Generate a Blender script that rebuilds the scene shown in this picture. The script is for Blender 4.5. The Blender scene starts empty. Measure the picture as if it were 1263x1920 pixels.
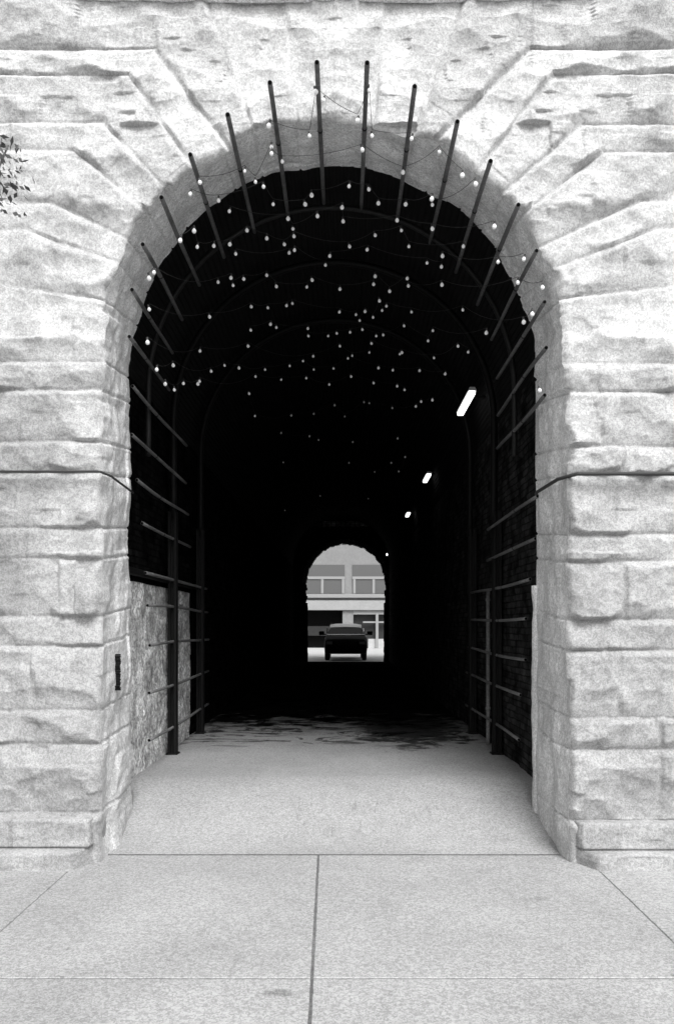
import bpy, bmesh, math, random
import numpy as np
from mathutils import Vector, Matrix
random.seed(7)
RNG = np.random.RandomState(7)
R = math.radians
scene = bpy.context.scene
col = scene.collection

# ---------------------------------------------------------------- camera
F = 1500.0          # focal length in photo pixels (photo 1263 x 1920)
VX, VY = 645.0, 1172.0
EYE = 1.65
cam_d = bpy.data.cameras.new("camera")
cam = bpy.data.objects.new("camera", cam_d)
col.objects.link(cam)
cam.location = (0, 0, EYE)
cam.rotation_euler = (R(90), 0, 0)
cam_d.sensor_width = 36.0
cam_d.lens = F / 1920 * 36.0
cam_d.shift_x = -(VX - 631.5) / 1920
cam_d.shift_y = (VY - 960.0) / 1920
cam_d.clip_start = 0.05
cam_d.clip_end = 600
scene.camera = cam
scene.render.resolution_x = 673
scene.render.resolution_y = 1024

# ---------------------------------------------------------------- light
SUN_EL, SUN_AZ = 48.0, 14.0         # azimuth measured from -Y (towards viewer) to +X (right)
sd = Vector((math.sin(R(SUN_AZ)) * math.cos(R(SUN_EL)), -math.cos(R(SUN_AZ)) * math.cos(R(SUN_EL)), math.sin(R(SUN_EL))))
sun_d = bpy.data.lights.new("sun", 'SUN')
sun_d.energy = 1.5
sun_d.angle = R(24)
sun_d.color = (1, 1, 1)
sun = bpy.data.objects.new("sun", sun_d)
sun.rotation_euler = sd.to_track_quat('Z', 'Y').to_euler()
sun.location = (0, 0, 20)
col.objects.link(sun)
w = bpy.data.worlds.new("World")
scene.world = w
w.use_nodes = True
nt = w.node_tree
bg = nt.nodes['Background']
sky = nt.nodes.new('ShaderNodeTexSky')
sky.sky_type = 'NISHITA'
sky.sun_disc = False
sky.sun_elevation = R(SUN_EL)
sky.sun_rotation = math.atan2(sd.x, sd.y)
sky.dust_density = 4.0
hs = nt.nodes.new('ShaderNodeHueSaturation')      # black and white photograph
hs.inputs['Saturation'].default_value = 0.0
nt.links.new(sky.outputs[0], hs.inputs['Color'])
nt.links.new(hs.outputs[0], bg.inputs['Color'])
bg.inputs['Strength'].default_value = 0.11
scene.view_settings.view_transform = 'Standard'
scene.view_settings.look = 'None'
scene.view_settings.exposure = 1.05
scene.view_settings.gamma = 1.0

# ---------------------------------------------------------------- helpers
def tag(o, label=None, cat=None, group=None, kind=None):
    if label: o['label'] = label
    if cat: o['category'] = cat
    if group: o['group'] = group
    if kind: o['kind'] = kind
    return o

def empty(name, loc=(0, 0, 0)):
    o = bpy.data.objects.new(name, None)
    o.location = loc
    col.objects.link(o)
    return o

def link(name, me, mat, parent=None, smooth=False):
    if mat: me.materials.append(mat)
    o = bpy.data.objects.new(name, me)
    col.objects.link(o)
    if parent is not None:
        o.parent = parent
        o.matrix_parent_inverse = Matrix.Translation(parent.location).inverted()
    if smooth:
        me.polygons.foreach_set('use_smooth', [True] * len(me.polygons))
    return o

def grid_mesh(name, P, mat, parent=None, smooth=True, flip=False, origin=None):
    """P: (n, m, 3) array"""
    n, m = P.shape[:2]
    me = bpy.data.meshes.new(name)
    V = P.reshape(-1, 3).astype(np.float32)
    i = np.arange(n - 1)[:, None] * m + np.arange(m - 1)[None, :]
    q = np.stack([i, i + m, i + m + 1, i + 1], -1).reshape(-1, 4)
    if flip: q = q[:, ::-1]
    me.vertices.add(len(V)); me.vertices.foreach_set('co', V.ravel())
    me.loops.add(q.size); me.loops.foreach_set('vertex_index', q.ravel().astype(np.int32))
    me.polygons.add(len(q))
    me.polygons.foreach_set('loop_start', (np.arange(len(q)) * 4).astype(np.int32))
    me.polygons.foreach_set('loop_total', np.full(len(q), 4, np.int32))
    me.update(calc_edges=True)
    me.validate()
    return link(name, me, mat, parent, smooth)

class MB:
    """collects shapes that become ONE mesh"""
    def __init__(s): s.bm = bmesh.new()
    def box(s, x0, x1, y0, y1, z0, z1, bev=0.0, seg=2, mat4=None):
        r = bmesh.ops.create_cube(s.bm, size=1)
        vs = r['verts']
        bmesh.ops.scale(s.bm, vec=(x1 - x0, y1 - y0, z1 - z0), verts=vs)
        bmesh.ops.translate(s.bm, vec=((x0 + x1) / 2, (y0 + y1) / 2, (z0 + z1) / 2), verts=vs)
        if mat4 is not None: bmesh.ops.transform(s.bm, matrix=mat4, verts=vs)
        if bev > 0:
            es = list({e for v in vs for e in v.link_edges})
            bmesh.ops.bevel(s.bm, geom=es, offset=bev, segments=seg, affect='EDGES', profile=.6)
        return s
    def tube(s, pts, r, n=10, caps=True, hollow=0.0):
        pts = [Vector(p) for p in pts]
        rings = []
        rr = r if isinstance(r, (list, tuple)) else [r] * len(pts)
        up = None
        for i, p in enumerate(pts):
            t = (pts[min(i + 1, len(pts) - 1)] - pts[max(i - 1, 0)]).normalized()
            if up is None:
                up = t.orthogonal().normalized()
            up = (up - t * up.dot(t)).normalized()
            b = t.cross(up)
            rings.append([s.bm.verts.new(p + (up * math.cos(a) + b * math.sin(a)) * rr[i]) for a in [2 * math.pi * k / n for k in range(n)]])
        for a, b in zip(rings, rings[1:]):
            for k in range(n):
                s.bm.faces.new((a[k], a[(k + 1) % n], b[(k + 1) % n], b[k]))
        if hollow > 0:
            t = (pts[1] - pts[0]).normalized()
            c = pts[0]
            in0 = [s.bm.verts.new(c + (v.co - c) * .72) for v in rings[0]]
            in1 = [s.bm.verts.new(v.co + t * hollow) for v in in0]
            for k in range(n):
                s.bm.faces.new((rings[0][(k + 1) % n], rings[0][k], in0[k], in0[(k + 1) % n]))
                s.bm.faces.new((in0[(k + 1) % n], in0[k], in1[k], in1[(k + 1) % n]))
            s.bm.faces.new(in1)
        elif caps:
            s.bm.faces.new(list(reversed(rings[0])))
        if caps: s.bm.faces.new(rings[-1])
        return s
    def lathe(s, prof, c, n=16, axis='Z'):
        """prof: (radius, height) list"""
        rings = []
        for (r, h) in prof:
            ring = []
            for k in range(n):
                a = 2 * math.pi * k / n
                v = (r * math.cos(a), r * math.sin(a), h)
                if axis == 'X': v = (h, r * math.cos(a), r * math.sin(a))
                if axis == 'Y': v = (r * math.cos(a), h, r * math.sin(a))
                ring.append(s.bm.verts.new((c[0] + v[0], c[1] + v[1], c[2] + v[2])))
            rings.append(ring)
        for a, b in zip(rings, rings[1:]):
            for k in range(n): s.bm.faces.new((a[k], a[(k + 1) % n], b[(k + 1) % n], b[k]))
        s.bm.faces.new(list(reversed(rings[0]))); s.bm.faces.new(rings[-1])
        return s
    def prism(s, poly, a0, a1, axis='X'):
        f = {'X': lambda u, v, a: (a, u, v), 'Y': lambda u, v, a: (u, a, v), 'Z': lambda u, v, a: (u, v, a)}[axis]
        A = [s.bm.verts.new(f(u, v, a0)) for u, v in poly]
        B = [s.bm.verts.new(f(u, v, a1)) for u, v in poly]
        n = len(poly)
        for k in range(n): s.bm.faces.new((A[k], A[(k + 1) % n], B[(k + 1) % n], B[k]))
        s.bm.faces.new(A[::-1]); s.bm.faces.new(B)
        return s
    def build(s, name, mat, parent=None, smooth=False):
        bmesh.ops.recalc_face_normals(s.bm, faces=s.bm.faces[:])
        me = bpy.data.meshes.new(name)
        s.bm.to_mesh(me); s.bm.free()
        return link(name, me, mat, parent, smooth)

# numpy noise
def _h(ix, iy, seed):
    v = (ix.astype(np.int64) * 374761393 + iy.astype(np.int64) * 668265263 + seed * 974634777) & 0x7fffffff
    v = ((v ^ (v >> 13)) * 1274126177) & 0x7fffffff
    v = (v ^ (v >> 16)) & 0xffff
    return v / 65535.0
def vnoise(x, y, seed=0):
    ix = np.floor(x); iy = np.floor(y)
    fx = x - ix; fy = y - iy
    fx = fx * fx * (3 - 2 * fx); fy = fy * fy * (3 - 2 * fy)
    a = _h(ix, iy, seed); b = _h(ix + 1, iy, seed); c = _h(ix, iy + 1, seed); d = _h(ix + 1, iy + 1, seed)
    return a + (b - a) * fx + (c - a) * fy + (a - b - c + d) * fx * fy
def fbm(x, y, seed=0, oct=4, gain=.5):
    s = 0; a = 1; t = 0
    for o in range(oct):
        s = s + a * vnoise(x * 2 ** o + 17.3 * o, y * 2 ** o - 9.1 * o, seed + o); t += a; a *= gain
    return s / t
def facets(x, y, seed=0):
    """broken rock planes, 0..1"""
    ix = np.floor(x); iy = np.floor(y)
    out = np.full(x.shape, 9.0)
    for dx in (-1, 0, 1):
        for dy in (-1, 0, 1):
            cx = ix + dx; cy = iy + dy
            px = cx + _h(cx, cy, seed); py = cy + _h(cx, cy, seed + 1)
            gx = (_h(cx, cy, seed + 2) - .5) * 1.3; gy = (_h(cx, cy, seed + 3) - .5) * 1.3
            c = .45 + _h(cx, cy, seed + 4) * .5
            val = c + gx * (x - px) + gy * (y - py) + .35 * ((x - px) ** 2 + (y - py) ** 2)
            out = np.minimum(out, val)
    return np.clip(out, 0, 1)
def sstep(x): 
    x = np.clip(x, 0, 1); return x * x * (3 - 2 * x)

# ---------------------------------------------------------------- materials (all grey: the photograph is black and white)
def mat(name, c, rough=.9, spec=.3, metal=0.0):
    m = bpy.data.materials.new(name); m.use_nodes = True
    b = m.node_tree.nodes['Principled BSDF']
    b.inputs['Base Color'].default_value = (c, c, c, 1)
    b.inputs['Roughness'].default_value = rough
    b.inputs['Specular IOR Level'].default_value = spec
    b.inputs['Metallic'].default_value = metal
    return m
def N(m, t, **kw):
    n = m.node_tree.nodes.new(t)
    for k, v in kw.items():
        if k in n.inputs: n.inputs[k].default_value = v
        else: setattr(n, k, v)
    return n
def L(m, a, b): m.node_tree.links.new(a, b)
def math_(m, op, a, b=None, c=None):
    n = m.node_tree.nodes.new('ShaderNodeMath'); n.operation = op
    for i, v in enumerate((a, b, c)):
        if v is None: continue
        if isinstance(v, (int, float)): n.inputs[i].default_value = v
        else: L(m, v, n.inputs[i])
    return n.outputs[0]
def ramp(m, src, p0, v0, p1, v1):
    n = N(m, 'ShaderNodeMapRange'); n.inputs['From Min'].default_value = p0; n.inputs['From Max'].default_value = p1
    n.inputs['To Min'].default_value = v0; n.inputs['To Max'].default_value = v1
    n.interpolation_type = 'SMOOTHSTEP'
    L(m, src, n.inputs['Value']); return n.outputs[0]
def noise(m, scale, detail=4, rough=.6, dist=0.0, vec=None, stretch=None):
    n = N(m, 'ShaderNodeTexNoise'); n.inputs['Scale'].default_value = scale
    n.inputs['Detail'].default_value = detail; n.inputs['Roughness'].default_value = rough
    n.inputs['Distortion'].default_value = dist
    v = vec
    if v is None:
        g = N(m, 'ShaderNodeNewGeometry'); v = g.outputs['Position']
    if stretch:
        mp = N(m, 'ShaderNodeMapping'); mp.inputs['Scale'].default_value = stretch
        L(m, v, mp.inputs['Vector']); v = mp.outputs[0]
    L(m, v, n.inputs['Vector'])
    return n.outputs['Fac']
def grainy(name, c, var=.12, grain=.22, gscale=42, rough=.92, bump=.35, bdist=.006, big=1.3, spec=.15, extra=None, patch=1.0):
    m = mat(name, c, rough, spec)
    b = m.node_tree.nodes['Principled BSDF']
    big_n = noise(m, big, 5, .6, .4)
    mid = noise(m, big * 7, 4, .6)
    g = noise(m, gscale, 2, .55, 1.2)
    f = math_(m, 'MULTIPLY', ramp(m, big_n, .3, 1 - var * patch, .7, 1 + var * patch), ramp(m, mid, .3, 1 - var * .5, .7, 1 + var * .5))
    f = math_(m, 'MULTIPLY', f, ramp(m, g, .36, 1 - grain, .64, 1 + grain))
    v = math_(m, 'MULTIPLY', f, c)
    if extra: v = extra(m, v)
    cc = N(m, 'ShaderNodeCombineColor')
    for k in range(3): L(m, v, cc.inputs[k])
    L(m, cc.outputs[0], b.inputs['Base Color'])
    bp = N(m, 'ShaderNodeBump'); bp.inputs['Strength'].default_value = bump; bp.inputs['Distance'].default_value = bdist
    hsum = math_(m, 'ADD', g, math_(m, 'MULTIPLY', mid, .8))
    L(m, hsum, bp.inputs['Height']); L(m, bp.outputs[0], b.inputs['Normal'])
    return m
def sepz(m):
    g = N(m, 'ShaderNodeNewGeometry'); s = N(m, 'ShaderNodeSeparateXYZ'); L(m, g.outputs['Position'], s.inputs[0]); return s.outputs

def stone_extra(m, v):
    at = N(m, 'ShaderNodeAttribute'); at.attribute_name = 'tone'
    v = math_(m, 'MULTIPLY', v, math_(m, 'ADD', at.outputs['Fac'], 1.0))
    st = noise(m, 1.0, 6, .7, .5, stretch=(5.5, 5.5, .7))      # rain runs
    v = math_(m, 'MULTIPLY', v, ramp(m, st, .56, 1.0, .72, .80))
    return stone_weather_shade(m, v)
def stone_weather_shade(m, v):   # weathering runs, plus light falloff painted in by height
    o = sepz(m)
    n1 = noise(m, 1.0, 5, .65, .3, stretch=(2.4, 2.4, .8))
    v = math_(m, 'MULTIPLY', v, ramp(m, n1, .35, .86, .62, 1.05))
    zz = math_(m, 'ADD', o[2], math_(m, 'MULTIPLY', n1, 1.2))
    v = math_(m, 'MULTIPLY', v, ramp(m, zz, .6, .74, 6.0, 1.06))  # shade painted into the stone: darker low, lighter high
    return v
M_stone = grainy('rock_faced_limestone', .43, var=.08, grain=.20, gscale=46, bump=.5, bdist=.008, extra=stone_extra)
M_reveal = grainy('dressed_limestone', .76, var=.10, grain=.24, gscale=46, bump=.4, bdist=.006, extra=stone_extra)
def walk_extra(m, v):
    a = noise(m, 1.7, 7, .72, .8); b_ = noise(m, 9, 3, .5, .3); c_ = noise(m, .5, 3, .5, .5)
    v = math_(m, 'MULTIPLY', v, ramp(m, a, .56, 1.0, .70, .86))
    v = math_(m, 'MULTIPLY', v, ramp(m, b_, .70, 1.0, .76, .66))
    v = math_(m, 'MULTIPLY', v, ramp(m, c_, .35, .93, .65, 1.05))
    o = sepz(m)
    for (sx, sy, rx, ry, k) in ((-.36, 4.38, .09, .055, .62), (1.45, 5.9, .05, .04, .8), (-1.7, 5.1, .06, .04, .85), (1.9, 4.6, .03, .03, .6), (-1.0, 6.1, .04, .03, .75)):
        dx = math_(m, 'DIVIDE', math_(m, 'SUBTRACT', o[0], sx), rx); dy = math_(m, 'DIVIDE', math_(m, 'SUBTRACT', o[1], sy), ry)
        d = math_(m, 'ADD', math_(m, 'ADD', math_(m, 'MULTIPLY', dx, dx), math_(m, 'MULTIPLY', dy, dy)), math_(m, 'MULTIPLY', math_(m, 'SUBTRACT', b_, .5), 3.0))
        v = math_(m, 'MULTIPLY', v, ramp(m, d, .3, k, 1.3, 1.0))
    return v
M_walk = grainy('pavement_concrete', .32, var=.06, grain=.24, gscale=50, bump=.3, bdist=.003, big=.7, extra=walk_extra)
def floor_extra(m, v):
    o = sepz(m)
    n1 = noise(m, .9, 6, .65, .6); n2 = noise(m, 1.5, 6, .66, 1.2, stretch=(1, 1.1, 1))
    # damp earth and dirt beyond about thirteen metres, with tongues reaching forward
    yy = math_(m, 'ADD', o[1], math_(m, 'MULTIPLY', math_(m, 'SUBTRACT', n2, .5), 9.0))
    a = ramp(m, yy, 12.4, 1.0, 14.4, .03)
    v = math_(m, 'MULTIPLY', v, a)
    # oily stain right of the middle
    dx = math_(m, 'DIVIDE', math_(m, 'SUBTRACT', o[0], 1.0), .95)
    dy = math_(m, 'DIVIDE', math_(m, 'SUBTRACT', o[1], 12.7), 1.9)
    d = math_(m, 'ADD', math_(m, 'MULTIPLY', dx, dx), math_(m, 'MULTIPLY', dy, dy))
    d = math_(m, 'ADD', d, math_(m, 'MULTIPLY', math_(m, 'SUBTRACT', n2, .5), 4.5))
    v = math_(m, 'MULTIPLY', v, ramp(m, d, .35, .13, 1.1, 1.0))
    # streaks, then a smooth darkening going inwards
    s = math_(m, 'MULTIPLY', ramp(m, n2, .60, 0, .68, .75), ramp(m, o[1], 10.2, 0, 11.4, 1))
    v = math_(m, 'MULTIPLY', v, math_(m, 'SUBTRACT', 1.0, s))
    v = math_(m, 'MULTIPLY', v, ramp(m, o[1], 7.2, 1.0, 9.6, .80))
    # scuffs in the middle of the apron and long dirt streaks further in
    n3 = noise(m, 1.0, 4, .6, .4, stretch=(14, 3.5, 1)); n4 = noise(m, 1.0, 6, .68, 1.6, stretch=(1.1, 1.5, 1))
    band = math_(m, 'MULTIPLY', ramp(m, o[1], 7.3, 0, 7.5, 1), ramp(m, o[1], 8.0, 1, 8.4, 0))
    v = math_(m, 'MULTIPLY', v, math_(m, 'SUBTRACT', 1.0, math_(m, 'MULTIPLY', math_(m, 'MULTIPLY', band, ramp(m, n3, .60, 0, .68, .22)), math_(m, 'MULTIPLY', ramp(m, o[0], -.9, 0, -.5, 1), ramp(m, o[0], .6, 1, 1.1, 0)))))
    v = math_(m, 'MULTIPLY', v, math_(m, 'SUBTRACT', 1.0, math_(m, 'MULTIPLY', ramp(m, n4, .51, 0, .60, .85), ramp(m, o[1], 10.3, 0, 11.6, 1))))
    return v
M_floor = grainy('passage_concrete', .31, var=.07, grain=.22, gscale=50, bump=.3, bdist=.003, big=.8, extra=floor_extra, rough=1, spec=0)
M_plaster = grainy('worn_plaster', .56, var=.42, grain=.42, gscale=17, bump=.8, bdist=.03, big=3.4)
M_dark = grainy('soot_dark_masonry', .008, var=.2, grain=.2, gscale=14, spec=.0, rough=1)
M_road = grainy('far_road', .42, var=.05, grain=.05)
def brick_mat(name, c, mort, axis, scale=1.0):
    m = mat(name, c, 1.0, 0.0)
    b = m.node_tree.nodes['Principled BSDF']
    o = sepz(m)
    cx = N(m, 'ShaderNodeCombineXYZ')
    L(m, o[1] if axis == 'Y' else o[0], cx.inputs[0]); L(m, o[2], cx.inputs[1])
    wob = N(m, 'ShaderNodeTexNoise'); wob.inputs['Scale'].default_value = 3; L(m, cx.outputs[0], wob.inputs['Vector'])
    ad = N(m, 'ShaderNodeVectorMath', operation='MULTIPLY_ADD')
    L(m, wob.outputs['Color'], ad.inputs[0]); ad.inputs[1].default_value = (.03, .03, 0); L(m, cx.outputs[0], ad.inputs[2])
    br = N(m, 'ShaderNodeTexBrick')
    br.inputs['Scale'].default_value = 1; br.inputs['Brick Width'].default_value = .23 * scale; br.inputs['Row Height'].default_value = .078 * scale
    br.inputs['Mortar Size'].default_value = .009; br.inputs['Color1'].default_value = (c, c, c, 1); br.inputs['Color2'].default_value = (c * .45, c * .45, c * .45, 1)
    br.inputs['Mortar'].default_value = (mort, mort, mort, 1); br.inputs['Mortar Smooth'].default_value = .4
    L(m, ad.outputs[0], br.inputs['Vector'])
    n1 = noise(m, 3.5, 5, .7)
    mx = N(m, 'ShaderNodeVectorMath', operation='SCALE'); L(m, br.outputs['Color'], mx.inputs[0]); L(m, ramp(m, n1, .3, .3, .7, 1.5), mx.inputs['Scale'])
    L(m, mx.outputs[0], b.inputs['Base Color'])
    bp = N(m, 'ShaderNodeBump'); bp.inputs['Strength'].default_value = .8; bp.inputs['Distance'].default_value = .012; bp.invert = True
    L(m, math_(m, 'SUBTRACT', br.outputs['Fac'], math_(m, 'MULTIPLY', n1, .8)), bp.inputs['Height']); L(m, bp.outputs[0], b.inputs['Normal'])
    return m
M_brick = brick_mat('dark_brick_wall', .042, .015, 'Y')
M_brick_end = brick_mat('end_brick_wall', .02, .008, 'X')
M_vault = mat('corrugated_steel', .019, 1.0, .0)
M_frame = grainy('black_steel', .003, var=.2, grain=.2, spec=.2, rough=.6)
M_hoop = grainy('weathered_tube_steel', .012, var=.2, grain=.2, spec=.3, rough=.6)
M_pipe = grainy('grey_pipe', .13, var=.25, grain=.2, gscale=30, rough=.55, spec=.4, bump=.1)
M_bore_shade = mat('bore_shade_black', .004, 1, 0)
M_cable = mat('cable_rubber', .04, .6, .2)
M_stripe = mat('stripe', .05, .7, .2)
M_socket = mat('socket', .05, .5, .3)
def emis(name, s, base=.8):
    m = mat(name, base, .4)
    b = m.node_tree.nodes['Principled BSDF']
    b.inputs['Emission Color'].default_value = (1, 1, 1, 1); b.inputs['Emission Strength'].default_value = s
    return m
M_bulb = emis('lit_bulb', .07, .8)
M_bulb_dim = emis('faint_bulb', .025, .6)
M_tube = emis('fluorescent_tube', 1.4)
M_housing = mat('lamp_housing', .5, .6)

# ================================================================ SETTING
# ground sheet, pavement slabs, passage floor, far road
SW = -0.365
M_ground = grainy('ground_asphalt', .10, var=.1, grain=.1)
g = MB().box(-250, 250, -250, 400, -0.62, -0.50).build('ground', M_ground); tag(g, kind='structure')
# pavement slabs cut by joints (one mesh, joints are real gaps over a darker bed)
def slab_mesh(quads, name, m, kind='structure'):
    bm = bmesh.new()
    for q in quads:
        q2 = []
        for k in range(4):
            a_, b_ = Vector(q[k]), Vector(q[(k + 1) % 4]); n_ = max(1, int((b_ - a_).length / .05))
            for j in range(n_):
                v = a_ + (b_ - a_) * (j / n_)
                if j: v += Vector((RNG.uniform(-.002, .002), RNG.uniform(-.002, .002)))
                q2.append((v.x, v.y))
        q = q2
        top = [bm.verts.new((x, y, SW)) for x, y in q]; bot = [bm.verts.new((x, y, SW - .08)) for x, y in q]
        bm.faces.new(top)
        es = []
        for k in range(len(q)):
            bm.faces.new((top[k], bot[k], bot[(k + 1) % len(q)], top[(k + 1) % len(q)]))
    bmesh.ops.recalc_face_normals(bm, faces=bm.faces[:])
    ed = [e for e in bm.edges if all(abs(v.co.z - SW) < 1e-6 for v in e.verts)]
    bmesh.ops.bevel(bm, geom=ed, offset=.004, segments=1, affect='EDGES', clamp_overlap=True)
    me = bpy.data.meshes.new(name); bm.to_mesh(me); bm.free()
    o = link(name, me, m); tag(o, kind=kind); return o
def gy(py): return (EYE - SW) * F / (py - VY)
Y0, Y1 = gy(1602.5), gy(1834)
G = .009
xl, xr = -2.26, 2.09
def xj(y): # middle joint, slightly askew
    return (-.112 + (-.087 + .112) * (Y0 - y) / (Y0 - gy(1920))) * (EYE - SW)
quads = []
rows = [(Y0 - .016, Y1 + G), (Y1 - G, Y1 - 1.55), (Y1 - 1.565, Y1 - 3.1), (Y1 - 3.115, -1.5)]
for (ya, yb) in rows:
    xa, xb = xj(ya), xj(yb)
    quads.append([(xl + G / 2, yb), (xb - G, yb), (xa - G, ya), (xl + G / 2, ya)])
    quads.append([(xb + G, yb), (xr - G / 2, yb), (xr - G / 2, ya), (xa + G, ya)])
    yf = min(ya, 6.9)
    for s in range(3):
        quads.append([(xr + .004 + s * 1.7, yb), (xr + s * 1.7 + 1.69, yb), (xr + s * 1.7 + 1.69, yf), (xr + .004 + s * 1.7, yf)])
        quads.append([(xl - .004 - s * 1.7 - 1.69, yb), (xl - .004 - s * 1.7, yb), (xl - .004 - s * 1.7, yf), (xl - s * 1.7 - 1.69, yf)])
slab_mesh(quads, 'sidewalk', M_walk)
bed = MB().box(-7.4, 7.4, -1.5, 7.2, -.5, SW - .006).build('sidewalk_bed', grainy('joint_dirt', .13)); tag(bed, kind='structure')

# passage floor: ramps up from the pavement, then level to the far portal
ny, nx = 900, 120
ys = np.concatenate([np.linspace(Y0 + .006, 14, 500), np.linspace(14.05, 36.6, 400)])
xs = np.linspace(-2.45, 2.2, nx)
YY, XX = np.meshgrid(ys, xs, indexing='ij')
ZZ = SW * (1 - sstep((YY - Y0) / 1.75)) + .012 * (fbm(XX * 1.2, YY * 1.2, 3) - .5) * sstep((YY - Y0) / .5)
ZZ += -.02 * sstep((YY - 34) / 2.5)
P = np.stack([XX, YY, ZZ], -1)
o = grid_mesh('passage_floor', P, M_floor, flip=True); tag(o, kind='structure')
o = MB().box(-40, 40, 36.6, 90, -.4, -.035).build('road', M_road); tag(o, kind='structure')

# ================================================================ STONE BUILDING
B = empty('stone_building', (0, 7.4, 0))
tag(B, 'pale rock-faced stone building with a tall round arched carriage passage through it', 'building')
YF, YB = 6.82, 7.9
CF = (-.077, 3.97, 1.986); CB = (-.11, 4.17, 2.00)
ZB = -.46
nj, na = 360, 520
def path(C, xshift_l=0, xshift_r=0):
    cx, cz, r = C
    zl = np.linspace(ZB, cz, nj, endpoint=False)
    a = np.linspace(math.pi, 0, na)
    zr = np.linspace(cz, ZB, nj + 1)[1:]
    x = np.concatenate([np.full(nj, cx - r), cx + r * np.cos(a), np.full(nj, cx + r)])
    z = np.concatenate([zl, cz + r * np.sin(a), zr])
    nxn = np.concatenate([np.full(nj, -1.), np.cos(a), np.full(nj, 1.)])
    nzn = np.concatenate([np.zeros(nj), np.sin(a), np.zeros(nj)])
    return x, z, nxn, nzn
fx, fz, fnx, fnz = path(CF)
bx_, bz_, bnx, bnz = path(CB)
arc = np.concatenate([[0], np.cumsum(np.hypot(np.diff(fx), np.diff(fz)))])

# joint polylines measured on the photograph, per side: (I) on the intrados side -> (K) kink -> horizontal
def fp(px, py): return ((px - VX) * YF / F - CF[0], EYE + (VY - py) * YF / F)     # X relative to the centre line
RJ = [((1075, 557), (1263, 535)), ((1058, 494), (1235, 428)), ((1032, 453), (1200, 377)), ((997, 387), (1129, 285)),
      ((956, 351), (1091, 234)), ((905, 310), (1037, 140)), ((855, 228), (994, 93))]
RH = [682, 735, 837, 891, 1002, 1053, 1161, 1219, 1346, 1405, 1539]
LJ = [((190, 562), (0, 531)), ((205, 485), (50, 431)), ((228, 441), (96, 380)), ((262, 385), (140, 281)),
      ((303, 345), (193, 230)), ((352, 300), (243, 141)), ((400, 240), (289, 93))]
LH = [678, 731, 828, 887, 990, 1047, 1155, 1210, 1332, 1394, 1524]
CR = [((788, 222), (868, 0)), ((700, 215), (722, 0))]
CL = [((468, 222), (388, 0)), ((556, 215), (534, 0))]
def build_joints(sj, sh, sc, sign):
    out = []
    for y in sh[::-1]:
        z = EYE + (VY - y) * YF / F
        out.append(((1.0, z), (1.8, z), 'H'))
    for I, K in sj:
        a = fp(*I); b = fp(*K)
        out.append(((a[0] * sign, a[1]), (b[0] * sign, b[1]), 'K'))
    for I, K in sc:
        a = fp(*I); b = fp(*K)
        out.append(((a[0] * sign, a[1]), (b[0] * sign, b[1]), 'C'))
    return out
JR = build_joints(RJ, RH, CR, 1); JL = build_joints(LJ, LH, CL, -1)
def seg_d(X, Z, a, b):
    dx, dz = b[0] - a[0], b[1] - a[1]
    t = np.clip(((X - a[0]) * dx + (Z - a[1]) * dz) / (dx * dx + dz * dz), -1.5, 1)
    return np.hypot(X - a[0] - t * dx, Z - a[1] - t * dz)
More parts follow.
